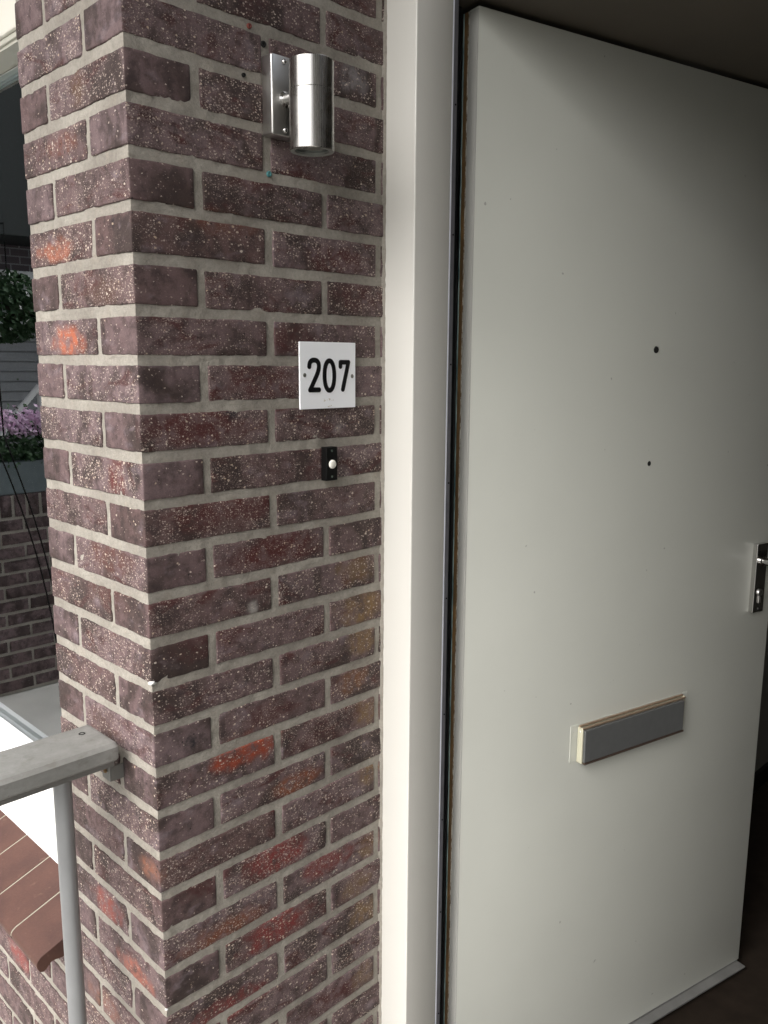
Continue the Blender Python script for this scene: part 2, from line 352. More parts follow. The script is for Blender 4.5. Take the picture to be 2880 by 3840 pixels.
class Bricks:
    def __init__(s): s.v = []; s.f = []; s.t = []; s.r = []; s.mi = []
    def brick(s, lo, hi, rng, dens, tone, step=.007, r=.0022, amp=1.0, dx=True):
        X = brick_pts(lo[0], hi[0], step, r); Y = brick_pts(lo[1], hi[1], step, r); Z = brick_pts(lo[2], hi[2], step, r)
        idx = {}; base = len(s.v)
        jit = Vector((rng.uniform(-1, 1)*.0006, rng.uniform(-1, 1)*.0006, rng.uniform(-1, 1)*.0009)); tilt = rng.uniform(-.004, .004)
        sd = rng.uniform(0, 1); off = Vector((rng.uniform(0, 50), rng.uniform(0, 50), rng.uniform(0, 50)))
        ctr = [(lo[i]+hi[i])/2 for i in range(3)]
        def vid(i, j, k):
            key = (i, j, k)
            if key in idx: return idx[key]
            p = Vector((X[i], Y[j], Z[k]))
            q = Vector((min(max(p.x, lo[0]+r), hi[0]-r), min(max(p.y, lo[1]+r), hi[1]-r), min(max(p.z, lo[2]+r), hi[2]-r)))
            d = p-q
            if d.length > 1e-7: p = q + d.normalized()*min(d.length, r) if (abs(d.x) > 1e-6)+(abs(d.y) > 1e-6)+(abs(d.z) > 1e-6) > 1 else p
            n1 = noise.noise_vector((p+off)*38); n2 = noise.noise_vector((p+off)*150); n3 = noise.noise_vector((p+off)*14)
            w = Vector((.35, .35, 1.0))
            disp = n1*.0011 + n2*.0006 + n3*.0007
            ex = min(p.x-lo[0], hi[0]-p.x) < r*1.2; ey = min(p.y-lo[1], hi[1]-p.y) < r*1.2
            disp.x *= (.35 if ex else .9); disp.y *= (.35 if ey else .9)
            if noise.noise((p+off)*26) > .42 and (ex or ey) and min(p.z-lo[2], hi[2]-p.z) < r*1.5: disp += (Vector(ctr)-p).normalized()*.0016
            p2 = p + disp*amp + jit
            p2.z += (p.x-ctr[0]+p.y-ctr[1])*tilt
            idx[key] = len(s.v); s.v.append(p2)
            col = [0, 0, 0]; st = 0.0
            for (F, u, z, ru, rz, c, k) in PATCH:
                if abs(z-p.z) > .05: continue
                if (F == 'R' and p.y > .01) or (F == 'L' and p.x > .01): continue
                uu = p.x if F == 'R' else p.y
                wob = noise.noise((p+Vector((5, 5, 5)))*45)*.35
                dd = math.sqrt(((uu-u)/(ru*1.25))**2 + ((p.z-z)/(rz*1.35))**2) + wob
                w_ = max(0.0, min(1.0, (1.0-dd)/.45))*k
                if w_ > st: st = w_; col = c
            s.t.append((col[0], col[1], col[2], min(1.0, st))); s.r.append((tone, dens[0], dens[1], sd))
            return idx[key]
        nx, ny, nz = len(X)-1, len(Y)-1, len(Z)-1
        for j in range(ny):
            for k in range(nz):
                s.f.append((vid(0, j, k), vid(0, j, k+1), vid(0, j+1, k+1), vid(0, j+1, k)))
                s.f.append((vid(nx, j, k), vid(nx, j+1, k), vid(nx, j+1, k+1), vid(nx, j, k+1)))
        for i in range(nx):
            for k in range(nz):
                s.f.append((vid(i, 0, k), vid(i+1, 0, k), vid(i+1, 0, k+1), vid(i, 0, k+1)))
                s.f.append((vid(i, ny, k), vid(i, ny, k+1), vid(i+1, ny, k+1), vid(i+1, ny, k)))
            for j in range(ny):
                s.f.append((vid(i, j, 0), vid(i, j+1, 0), vid(i+1, j+1, 0), vid(i+1, j, 0)))
                s.f.append((vid(i, j, nz), vid(i+1, j, nz), vid(i+1, j+1, nz), vid(i, j+1, nz)))
        s.mi += [0]*(len(s.f)-len(s.mi))
    def sheet(s, origin, U, V, nu, nv, N, amp=.0011):
        """a rough mortar face of nu x nv cells; U,V span vectors, N outward"""
        b = len(s.v); O = Vector(origin); U = Vector(U); V = Vector(V); N = Vector(N)
        for j in range(nv+1):
            for i in range(nu+1):
                p = O + U*(i/nu) + V*(j/nv)
                k = 0 if i in (0, nu) or j in (0, nv) else 1
                h = noise.noise(p*55)*amp*1.3 + noise.noise(p*190)*amp + noise.noise(p*9)*amp
                s.v.append(p + N*h*k); s.t.append((0, 0, 0, 0)); s.r.append((0, 0, 0, 0))
        for j in range(nv):
            for i in range(nu):
                s.f.append((b+j*(nu+1)+i, b+j*(nu+1)+i+1, b+(j+1)*(nu+1)+i+1, b+(j+1)*(nu+1)+i)); s.mi.append(1)
    def build(s, name):
        me = bpy.data.meshes.new(name); me.from_pydata([tuple(v) for v in s.v], [], s.f)
        me.materials.append(BRICK); me.materials.append(MORTAR)
        me.polygons.foreach_set('material_index', s.mi)
        me.polygons.foreach_set('use_smooth', [True]*len(s.f))
        for nm, dat in (('tint', s.t), ('rnd', s.r)):
            a = me.attributes.new(nm, 'FLOAT_COLOR', 'POINT'); a.data.foreach_set('color', np.array(dat, dtype=np.float32).ravel())
        me.update(); o = bpy.data.objects.new(name, me); C.objects.link(o); return o

def build_pillar():
    B = Bricks(); rng = random.Random(11)
    MD = .0021                                    # mortar sits this far behind the brick faces
    for n in range(-16, 32):
        z1 = -(n-1)*Hc - JT; z0 = -n*Hc
        tn = lambda: min(1, max(0, rng.gauss(.45, .3)))
        sp = lambda: rng.uniform(.55, 1.0)
        far = n > 23 or n < -3
        st = .014 if far else .007
        if n % 2:      # header shown on the front face, stretcher on the left face
            B.brick((0, 0, z0), (.094, .208, z1), rng, (.12, sp()), tn(), st)
            B.brick((.107, 0, z0), (.315, .05, z1), rng, (sp(), .2), tn(), st)
            B.brick((.327, 0, z0), (.470, .05, z1), rng, (sp(), .2), tn(), st)
            B.brick((0, .2185, z0), (.05, .304, z1), rng, (.2, .15), tn(), st)
        else:
            B.brick((0, 0, z0), (.2085, .096, z1), rng, (sp(), .12), tn(), st)
            B.brick((.2225, 0, z0), (.429, .05, z1), rng, (sp(), .2), tn(), st)
            B.brick((.441, 0, z0), (.47, .05, z1), rng, (.4, .2), tn(), st)
            B.brick((0, .1075, z0), (.1, .304, z1), rng, (.2, sp()), tn(), st)
    zt, zb = 16*Hc, -31*Hc
    nz = int((zt-zb)/.006)
    B.sheet((MD, MD, zb), (.45, 0, 0), (0, 0, zt-zb), 75, nz, (0, -1, 0))
    B.sheet((MD, .3015, zb), (0, -.3015+MD, 0), (0, 0, zt-zb), 50, nz, (-1, 0, 0))
    B.sheet((.30, .3015, zb), (-.30+MD, 0, 0), (0, 0, zt-zb), 20, 200, (0, 1, 0))
    o = B.build('brick_pillar')
    rg = random.Random(6)
    for (cx, cy, cz, sc) in ((.000, -.0006, -.8255, .7), (.0008, .0002, -1.143, .4), (.0, -.0004, -1.335, .35)):
        bm = bmesh.new(); bmesh.ops.create_icosphere(bm, subdivisions=3, radius=.0045*sc)
        for v in bm.verts:
            d = noise.noise(v.co*420+Vector((cz, 0, 0)))*.0035*sc; v.co = Vector((v.co.x*1.7, v.co.y*1.5, v.co.z*.9))+v.co.normalized()*d+Vector((cx+.003, cy+.003, cz))
        link('chipped_mortar', bm, mat_plain('bright_lime_chip', (.58, .58, .56), .85, 0, .15, 300), o, smooth=True, label='bright white chipped mortar on the pillar corner')
    return tag(o, 'purple-brown speckled brick pillar corner carrying the wall lamp and the number plate', 'brick pillar')
build_pillar()

def build_low_wall():
    B = Bricks(); rng = random.Random(5)
    for n in range(22, 32):
        z1 = -(n-1)*Hc - JT; z0 = -n*Hc
        if n == 22: z1 = -1.392
        tn = lambda: min(1, max(0, rng.gauss(.5, .3)))
        y = .3155 if n % 2 else .3155
        first = .2 if n % 2 else .096
        w = first
        while y < 2.6:
            if z1-z0 > .012: B.brick((0, y, z0), (.06, y+w, z1), rng, (.2, rng.uniform(.3, .9) if w > .15 else .15), tn(), .010 if y < 1.0 else .025)
            y += w+.0115; w = .208 if n % 2 else (.208 if (w < .15) else .208)
    B.sheet((.0026, 2.6, -31*Hc), (0, -2.6+.306, 0), (0, 0, 31*Hc-1.392), 200, 60, (-1, 0, 0))
    o = B.build('brick_wall')
    return tag(o, 'low stretch of red-brown brickwork under the terracotta sill, beside the pillar', 'brick wall')
build_low_wall()

# ------------------------------------------------------------------ tiled window sill (outside)
def build_sill():
    r = empty('window_sill', (-.02, .304, -1.40), 'sloping window sill of brown terracotta tiles with pale grout', 'window sill')
    sl = .36
    y = .304; first = True
    for i in range(10):
        w = .1075 if i else .110
        bm = bmesh.new()
        # rounded nose with a drip lip, extruded along Y
        def P(x, z): return (x, z)
        top = lambda x: -1.383 + sl*(x+.064)
        prof = [(.062, top(.062)), (-.058, top(-.058)), (-.063, -1.3845), (-.066, -1.388), (-.067, -1.393), (-.066, -1.400), (-.062, -1.408), (-.056, -1.4105), (-.050, -1.408),
                (-.047, -1.402), (-.042, -1.398), (-.034, -1.3975), (-.026, -1.4005), (-.018, -1.400), (-.008, -1.3935), (.0, -1.3905), (.062, top(.062)-.028)]
        y0 = y; y1 = y+w-.0032
        prism(bm, [(x, y0, z) for x, z in prof], (0, y1-y0, 0))
        bmesh.ops.bevel(bm, geom=[e for e in bm.edges if abs(e.verts[0].co.y-e.verts[1].co.y) < 1e-6], offset=.0007, segments=1, affect='EDGES')
        link('tile', bm, TILE, r, auto=40)
        if i < 9:
            bm = bmesh.new(); p2 = [(x, z-.0006) for x, z in prof[:5]] + [(-.055, -1.40), (.03, -1.385)]
            prism(bm, [(x, y1+.0001, z) for x, z in p2], (0, .0031, 0)); link('grout', bm, GROUT, r)
        y += w
build_sill()

# ------------------------------------------------------------------ window
XG = .096
def build_window():
    r = empty('window', (.07, 1.0, -1.34), 'large window with white bottom rail and dark reflecting glass left of the pillar', 'window')
    bm = bmesh.new()
    # bottom rail with a sloping weathered top, extruded along Y
    prism(bm, [(.054, .3, -1.352), (.054, .3, -1.178), (.058, .3, -1.172), (.074, .3, -1.166), (.076, .3, -1.175), (.084, .3, -1.178), (.090, .3, -1.168), (.106, .3, -1.168), (.106, .3, -1.186), (.130, .3, -1.186), (.130, .3, -1.352)], (0, 2.2, 0), 0)
    # head, jambs
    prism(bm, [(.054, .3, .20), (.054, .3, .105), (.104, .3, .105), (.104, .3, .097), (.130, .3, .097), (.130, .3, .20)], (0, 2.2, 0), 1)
    box(bm, (.054, .302, -1.18), (.130, .355, .11), .002, mi=0)
    box(bm, (.055, 2.46, -1.18), (.131, 2.52, .11), .002, mi=0)
    link('frame', bm, [WHITE, SHADEP], r, auto=30)
    bm = bmesh.new(); box(bm, (.098, .356, .094), (.1035, 2.46, .1045), .001); link('glazing_bead', bm, WHITE, r)
    bm = bmesh.new(); box(bm, (.082, .356, -1.176), (.0935, 2.46, -1.168), .002); link('glazing_bead', bm, WHITE, r)
    bm = bmesh.new(); box(bm, (XG, .355, -1.165), (XG+.004, 2.46, .10)); link('pane', bm, GLASS, r)
    bm = bmesh.new(); box(bm, (.102, 1.022, -1.185), (.182, 1.10, .09), .003); link('mullion', bm, WHITE, r)
    h = empty('fascia_beam', (.03, 1.0, .2), 'cream painted fascia board over the window, beside the pillar top', 'fascia board')
    bm = bmesh.new(); box(bm, (.044, .302, .119), (.16, 2.6, .40), .003); link('board', bm, HEADP, h)
    bm = bmesh.new(); box(bm, (.050, .302, .110), (.16, 2.6, .1185), .001); link('recess_shadow_strip', bm, SHADEP, h)  # dark strip drawn in for the shadow of the step under the fascia
    w = empty('window_board', (.17, .7, -1.19), 'pale inner window board seen through the glass above the bottom rail', 'window board')
    bm = bmesh.new(); box(bm, (.1065, .31, -1.200), (.246, .8615, -1.1862), .004, seg=3); link('board_piece', bm, WHITE, w)
    bm = bmesh.new(); box(bm, (.1065, .8655, -1.200), (.246, 1.02, -1.1862), .004, seg=3); link('board_piece', bm, WHITE, w)
build_window()

# ------------------------------------------------------------------ door frame
YF = -.0665; XP = .4475
def build_frame():
    r = empty('door_frame', (.49, YF, -1.94), 'cream painted door frame post standing between the brick pillar and the open door', 'door frame')
    bm = bmesh.new()
    box(bm, (XP, YF, -1.94), (.531, .06, .999), .0022, seg=3)
    link('post', bm, CREAM, r, auto=40)
    bm = bmesh.new(); box(bm, (.5312, YF+.0005, -1.94), (.5345, .02, .1845), .0006); link('metal_strip', bm, ALU, r)
    bm = bmesh.new(); box(bm, (.5347, YF+.0015, -1.94), (.5455, .02, .1845), .0015)
    link('rubber_seal', bm, RUBBER, r)
    bm = bmesh.new(); box(bm, (.5457, -.0235, -1.94), (.60, .06, .1845)); link('gap_shade_block', bm, BLACKR, r)  # black block put behind the gap to draw its darkness
    bm = bmesh.new()
    rng = random.Random(3)
    for i in range(9):
        z = .02-i*.205+rng.uniform(-.01, .01)
        cyl(bm, (.541, YF+.0018, z), (.541, YF+.0006, z), .0016, 10)
    link('nail', bm, BLACK, r)
    # caulk between the brick and the post: lumpy mortar bead
    bm = bmesh.new(); n = 330
    vs = []
    for i in range(n+1):
        z = -1.94+2.5*i/n; a = noise.noise(Vector((0, 0, z*35)))*.5+noise.noise(Vector((3, 0, z*130)))*.5
        w = .0035+.004*a; vs.append([bm.verts.new((XP+.0005, -.0015-max(.0008, w*.6), z)), bm.verts.new((XP-.001-max(0, w*.5), -.0012-max(0, w*.35), z)), bm.verts.new((XP-.002-max(.001, w), .004, z))])
    for i in range(n):
        for j in range(2): bm.faces.new((vs[i][j], vs[i][j+1], vs[i+1][j+1], vs[i+1][j]))
    link('sealant', bm, MORTAR, r, smooth=True)
    bm = bmesh.new(); box(bm, (1.52, YF, -1.94), (1.60, .06, .1845), .002); link('post', bm, CREAM, r)
    bm = bmesh.new(); box(bm, (.5312, -.06, -1.94), (1.52, .06, -1.925), .002); link('threshold', bm, mat_plain('stone_threshold', (.10, .10, .10), .6), r)
build_frame()

# ------------------------------------------------------------------ door (open 12.5 degrees)
from mathutils import Matrix
TH = math.radians(-12.5)
DM = Matrix.Translation((.5927, YF, 0)) @ Matrix.Rotation(TH, 4, 'Z')      # local: x along leaf, y into the leaf (front face y=0)
def dbox(bm, lo, hi, bev=0, mi=0, seg=2): return box(bm, lo, hi, bev, DM, mi, seg)
def D(x, y, z): return DM @ Vector((x, y, z))
def build_door():
    r = empty('front_door', (.5927, YF, -1.93), 'pale grey-cream flush front door standing ajar with a letter slot', 'door')
    bm = bmesh.new(); dbox(bm, (0, 0, -1.918), (.93, .025, .174), .0016, seg=2); link('door_leaf', bm, DOORP, r, auto=40)
    bm = bmesh.new(); dbox(bm, (.0006, .0252, -1.918), (.9294, .040, .1735)); link('door_core', bm, BLACKR, r)
    bm = bmesh.new(); dbox(bm, (-.0008, .0004, -1.918), (.0007, .0238, .170)); link('edge_face', bm, EDGEP, r)
    bm = bmesh.new(); dbox(bm, (-.0012, .0238, -1.918), (.0005, .0262, .172), .0003); link('paint_line', bm, RAGGED, r)
    bm = bmesh.new(); dbox(bm, (-.0008, .0263, -1.918), (.0005, .0358, .172)); link('edge_face', bm, RUST, r, label='rusty brown inner edge of the door')
    bm = bmesh.new(); dbox(bm, (-.0018, .0358, -1.918), (.0005, .0385, .172), .0004); link('edge_seal', bm, TEAL, r)
    # fine vertical line scratched near the hinge
    # drill holes
    for nm, z, rad in (('peephole', -.362, .0066), ('screw_hole', -.5912, .0052)):
        bm = bmesh.new(); s = .469
        q = DM.to_quaternion() @ Vector((0, -1, 0))
        lathe(bm, D(s, 0, z), q, [(0, .0005), (rad*.62, .0006), (rad*.8, .0012), (rad, .0012), (rad*1.05, 0), (rad*1.05, -.002)] if nm == 'peephole' else [(0, .0004), (rad*.9, .0005), (rad, 0), (rad, -.002)], 24)
        link(nm, bm, HOLE, r, smooth=True)
    # letter slot
    bm = bmesh.new(); dbox(bm, (.2790, -.0012, -1.199), (.6420, .0, -1.119), .0004)
    ls = link('letter_slot', bm, DOORP, r)
    bm = bmesh.new()
    dbox(bm, (.2965, -.017, -1.199), (.3005, -.0031, -1.1225), .001)
    dbox(bm, (.617, -.012, -1.195), (.622, -.0031, -1.1225), .001)
    dbox(bm, (.3006, -.014, -1.199), (.6169, -.0031, -1.126), .001)
    link('housing', bm, CREAMP, ls)
    bm = bmesh.new(); dbox(bm, (.3008, -.0215, -1.1965), (.6085, -.0142, -1.127), .0015); link('flap', bm, DARKGREY, ls)
    bm = bmesh.new(); dbox(bm, (.2975, -.0175, -1.1255), (.6175, -.0135, -1.1215), .0012); dbox(bm, (.2975, -.010, -1.1222), (.6175, -.005, -1.1185), .001)
    link('copper_edge', bm, BRASS, ls)
    bm = bmesh.new(); dbox(bm, (.3005, -.0235, -1.2005), (.609, -.0125, -1.1967), .001); link('bottom_lip', bm, mat_plain('dull_bronze_lip', (.10, .07, .055), .4, .5), ls)
    bm = bmesh.new(); q = DM.to_quaternion() @ Vector((-1, 0, 0)); lathe(bm, D(.2965, -.010, -1.131), q, [(0, .0008), (.0014, .0008), (.0022, 0)], 12); link('rivet', bm, STEELF, ls)
    # handle
    bm = bmesh.new(); dbox(bm, (.846, -.012, -.966), (.886, 0, -.801), .0012); hd = link('door_handle', bm, CHROME, r)
    q = DM.to_quaternion() @ Vector((0, -1, 0))
    bm = bmesh.new(); lathe(bm, D(.866, -.012, -.842), q, [(.012, 0), (.012, .004), (.009, .006), (.009, .036), (0, .036)], 32)
    dbox(bm, (.855, -.052, -.853), (.985, -.043, -.831), .003, seg=3); link('lever', bm, CHROME, hd, auto=40)
    bm = bmesh.new(); lathe(bm, D(.866, -.012, -.918), q, [(0, .004), (.0080, .004), (.0088, .003), (.0088, 0)], 32); dbox(bm, (.8615, -.0155, -.944), (.8705, -.012, -.918), .002)
    link('lock_cylinder', bm, STEELF, hd, auto=40)
    bm = bmesh.new(); dbox(bm, (.8653, -.0168, -.928), (.8667, -.0154, -.9135)); link('keyhole', bm, HOLE, hd)
    bm = bmesh.new(); lathe(bm, D(.866, -.012, -.957), q, [(0, .001), (.002, .001), (.003, 0)], 16); link('screw', bm, SCREW, hd)
    # bottom weather strip
    bm = bmesh.new(); dbox(bm, (.01, -.0235, -1.926), (.925, .0, -1.9215), .0008); dbox(bm, (.01, .0002, -1.935), (.925, .0035, -1.9185), .0005)
    link('weather_strip', bm, mat_plain('scuffed_aluminium', (.20, .20, .195), .45, .5, .35, 14), r)
build_door()

# ------------------------------------------------------------------ wall lamp
def build_lamp():
    r = empty('wall_lamp', (.235, 0, -.03), 'brushed steel cylinder wall lamp on a square plate high on the pillar', 'wall lamp')
    bm = bmesh.new(); box(bm, (.2067, -.0233, -.0812), (.2600, -.0005, .0222), .0022, seg=3); link('mounting_plate', bm, STEELF, r, auto=40)
    for z in (.0150, -.0735):
        bm = bmesh.new(); lathe(bm, (.2290, -.0233, z), (0, -1, 0), [(0, .0030), (.0022, .0028), (.0034, .0018), (.0036, 0)], 20)
        sc = link('screw', bm, CHROME, r, smooth=True)
        bm = bmesh.new(); box(bm, (.2286, -.0266, z-.0024), (.2294, -.0259, z+.0024)); link('slot', bm, HOLE, sc)
    cx, cy = .2297, -.0792
    bm = bmesh.new(); cyl(bm, (cx, -.0234, -.0335), (cx, cy+.028, -.0335), .0075, 28, mi=0)
    lathe(bm, (cx, -.0233, -.0335), (0, -1, 0), [(.0105, 0), (.0105, .0015), (.0075, .004)], 28); link('arm', bm, CHROME, r, auto=40)
    R = .030
    bm = bmesh.new()
    lathe(bm, (cx, cy, .0035), (0, 0, -1), [(0, .0015), (R*.9, .0015), (R-.0012, .0003), (R-.0006, 0), (R, .0008), (R, .0372), (R-.0007, .0377)], 72)
    link('lamp_cap', bm, STEEL, r, auto=35)
    bm = bmesh.new()
    lathe(bm, (cx, cy, .0035), (0, 0, -1), [(R-.0007, .0379), (R, .0384), (R, .1130), (R-.0006, .1138), (R-.0012, .1138)], 72)
    link('lamp_body', bm, STEEL, r, auto=35)
    bm = bmesh.new(); lathe(bm, (cx, cy, .0035), (0, 0, -1), [(R-.0012, .1138), (R-.0070, .1132), (R-.0072, .1095)], 72); link('retaining_ring', bm, mat_plain('grey_ring', (.26, .27, .25), .45, .3), r, auto=40)
    k = NT('lamp_glass'); k.fin((.05, .055, .05), .12); k.b.inputs['Coat Weight'].default_value = .6
    bm = bmesh.new(); lathe(bm, (cx, cy, .0035), (0, 0, -1), [(0, .1100), (R-.0071, .1100)], 48); link('lens', bm, k.m, r)
build_lamp()

# ------------------------------------------------------------------ number plate 207
def stroke(bm, pts, w, y0, y1, mi=0):
    """rounded stroke through 2-D points (x,z), front at y0, back at y1"""
    P = [Vector(p) for p in pts]; n = len(P); L = []; Rr = []
    for i in range(n):
        t = (P[min(i+1, n-1)]-P[max(i-1, 0)]).normalized(); nn = Vector((-t.y, t.x))
        L.append(P[i]+nn*w/2); Rr.append(P[i]-nn*w/2)
    closed = (P[0]-P[-1]).length < 1e-6
    if closed:
        t = (P[1]-P[-2]).normalized(); nn = Vector((-t.y, t.x)); L[0] = L[-1] = P[0]+nn*w/2; Rr[0] = Rr[-1] = P[0]-nn*w/2
    for i in range(n-1):
        loop = [(Rr[i].x, y0, Rr[i].y), (Rr[i+1].x, y0, Rr[i+1].y), (L[i+1].x, y0, L[i+1].y), (L[i].x, y0, L[i].y)]
        a = [bm.verts.new(q) for q in loop]; b = [bm.verts.new((q[0], y1, q[2])) for q in loop]
        bm.faces.new(a); bm.faces.new((a[0], b[0], b[1], a[1])); bm.faces.new((a[2], b[2], b[3], a[3]))
    if not closed:
        for e in (0, n-1):
            c = P[e]; m = 18; a = [bm.verts.new((c.x+w/2*math.cos(2*math.pi*i/m), y0-.00003, c.y+w/2*math.sin(2*math.pi*i/m))) for i in range(m)]
            b = [bm.verts.new((v.co.x, y1, v.co.z)) for v in a]; bm.faces.new(a)
            for i in range(m): bm.faces.new((a[i], b[i], b[(i+1) % m], a[(i+1) % m]))
def bez(p, n=14):
    out = []
    for i in range(n+1):
        t = i/n; q = [Vector(x) for x in p]
        while len(q) > 1: q = [q[j].lerp(q[j+1], t) for j in range(len(q)-1)]
        out.append(q[0])
    return out
def build_sign():
    r = empty('house_number_plate', (.321, -.003, -.41), 'white square house number plate reading 207 above the doorbell', 'number plate')
    x0, x1, z0, z1 = .2642, .3780, -.4605, -.3595
    bm = bmesh.new(); box(bm, (x0, -.0062, z0), (x1, -.0030, z1), .0006); link('plate', bm, ENAMEL, r)
    y0, y1 = -.0068, -.0061; w = .0075
    d2 = bez([(.2822, -.3965), (.2822, -.3868), (.2915, -.3868)]) + bez([(.2915, -.3868), (.3012, -.3868), (.3012, -.3962)])[1:] + bez([(.3012, -.3962), (.3012, -.4020), (.2960, -.4110)])[1:] + [Vector((.2843, -.4303))]
    bm = bmesh.new(); stroke(bm, d2, w, y0, y1); stroke(bm, [(.2832, -.4315), (.2843, -.4315), (.3012, -.4315)], w, y0-.00004, y1); link('digit', bm, DIGIT, r)
    d0 = []
    for i in range(49):
        a = 2*math.pi*i/48; cx, cz = math.cos(a), math.sin(a)
        d0.append(Vector((.3226+.0100*math.copysign(abs(cx)**.92, cx), -.4101-.0001+.0225*math.copysign(abs(cz)**.92, cz))))
    d0[-1] = d0[0].copy()
    bm = bmesh.new(); stroke(bm, d0, w, y0, y1); link('digit', bm, DIGIT, r)
    bm = bmesh.new(); stroke(bm, [(.3455, -.3965), (.3455, -.3960), (.3455, -.3905)], w*.95, y0, y1); stroke(bm, [(.3455, -.3898), (.350, -.3898), (.3625, -.3898)], w*.95, y0-.00004, y1)
    stroke(bm, [(.3622, -.3900), (.356, -.412), (.3505, -.4318)], w, y0-.00008, y1); link('digit', bm, DIGIT, r)
    for x, z in ((.2732, -.4092), (.3708, -.4115)):
        bm = bmesh.new(); lathe(bm, (x, -.0062, z), (0, -1, 0), [(0, .0009), (.0016, .0009), (.0030, .0003), (.0032, 0)], 20); link('screw', bm, SCREW, r, smooth=True)
    # little grime mark at the lower edge of the plate
    bm = bmesh.new(); rng = random.Random(8)
    for i in range(14):
        cx = .3195+rng.gauss(0, .006); cz = -.4475+rng.choice((0, 0, 0, -.009))+rng.gauss(0, .0008)
        lathe(bm, (cx, -.00622, cz), (0, -1, 0), [(0, .00012), (rng.uniform(.0006, .0013), 0)], 10)
    link('grime_speck', bm, mat_plain('beige_grime', (.62, .58, .50), .8), r)
build_sign()

def build_bell():
    r = empty('doorbell', (.321, 0, -.5465), 'small black doorbell with a round white button under the number plate', 'doorbell')
    bm = bmesh.new(); box(bm, (.3093, -.0138, -.5730), (.3320, -.0005, -.5203), .0009); link('bell_housing', bm, BLACK, r)
    bm = bmesh.new(); lathe(bm, (.3210, -.0138, -.5472), (0, -1, 0), [(0, .0036), (.0045, .0034), (.0062, .0026), (.0070, .0012), (.0070, 0)], 40); link('push_button', bm, BUTTON, r, smooth=True)
    for z in (-.5262, -.5668):
        bm = bmesh.new(); lathe(bm, (.3206, -.0138, z), (0, -1, 0), [(0, .0006), (.0014, .0006), (.0021, 0)], 16); link('screw', bm, mat_plain('greenish_screw', (.09, .12, .10), .4, .6), r, smooth=True)
build_bell()

# plugs and old drill holes in the wall
def plug(name, x, z, rad, mat, label, cat):
    bm = bmesh.new(); lathe(bm, (x, .0022, z), (0, -1, 0), [(0, .0015), (rad*.45, .0012), (rad*.5, .0030), (rad*.95, .0032), (rad*1.05, .0020), (rad*1.1, 0)], 18)
    o = link(name, bm, mat, smooth=True); tag(o, label, cat)
plug('wall_plug', .189, .056, .0032, PLUGR, 'red plastic wall plug left in the mortar above the wall lamp', 'wall plug')
plug('wall_plug', .218, -.129, .0036, PLUGT, 'teal plastic wall plug left in the mortar below the wall lamp', 'wall plug')
plug('drill_hole', .178, -.008, .0026, HOLE, 'small dark drill hole in the mortar left of the wall lamp', 'drill hole')
plug('drill_hole', .212, .039, .0040, HOLE, 'dark broken drill hole just above the lamp mounting plate', 'drill hole')

# ------------------------------------------------------------------ handrail
def build_rail():
    r = empty('handrail', (-.3, .117, -1.0), 'weathered grey handrail with a round post ending at the pillar', 'handrail')
    bm = bmesh.new()
    pr = [(.073, -.957), (.0685, -.953), (.0685, -.9345), (.0745, -.9292), (.158, -.9292), (.1635, -.934), (.1635, -.953), (.159, -.957)]
    n = len(pr); xs = [-.0185, -.020, -.0235] + [-.03-.02*i for i in range(70)]
    rings = []
    for k, x in enumerate(xs):
        sh = (.0022, .0008, 0)[k] if k < 3 else 0
        ring = []
        for (y, z) in pr:
            cy, cz = .116, -.943
            ring.append(bm.verts.new((x, y+(cy-y)*sh*10, z+(cz-z)*sh*40+noise.noise(Vector((x*20, y*20, z*20)))*.0003)))
        rings.append(ring)
    bm.faces.new(rings[0]); bm.faces.new(rings[-1][::-1])
    for k in range(len(rings)-1):
        for i in range(n): bm.faces.new((rings[k][i], rings[k+1][i], rings[k+1][(i+1) % n], rings[k][(i+1) % n]))
    link('top_rail', bm, RAILP, r, auto=30)
    bm = bmesh.new(); box(bm, (-1.35, .0765, -.9665), (-.022, .155, -.9572), .001); link('flat_bar', bm, mat_plain('grey_flat_bar', (.17, .165, .155), .5, .3), r)
    for x in (-.083, -1.15):
        bm = bmesh.new(); cyl(bm, (x, .116, -1.94), (x, .116, -.9667), .0128, 32); link('post', bm, POSTP, r, auto=40)
    bm = bmesh.new(); box(bm, (-.024, .088, -.995), (-.0215, .112, -.9667), .0006); box(bm, (-.0215, .088, -.995), (-.002, .0905, -.9725), .0006); link('wall_bracket', bm, mat_plain('dull_bracket_steel', (.15, .15, .14), .5, .4), r)
    bm = bmesh.new(); lathe(bm, (-.0242, .100, -.981), (-1, 0, 0), [(0, .003), (.003, .003), (.0035, 0)], 6); link('bolt', bm, RUST, r)
    bm = bmesh.new(); lathe(bm, (-.0415, .134, -.9291), (0, 0, 1), [(0, -.0008), (.0026, -.0005), (.0034, .0007), (.0046, .0004), (.005, 0)], 20); link('screw', bm, HOLE, r, smooth=True)
build_rail()

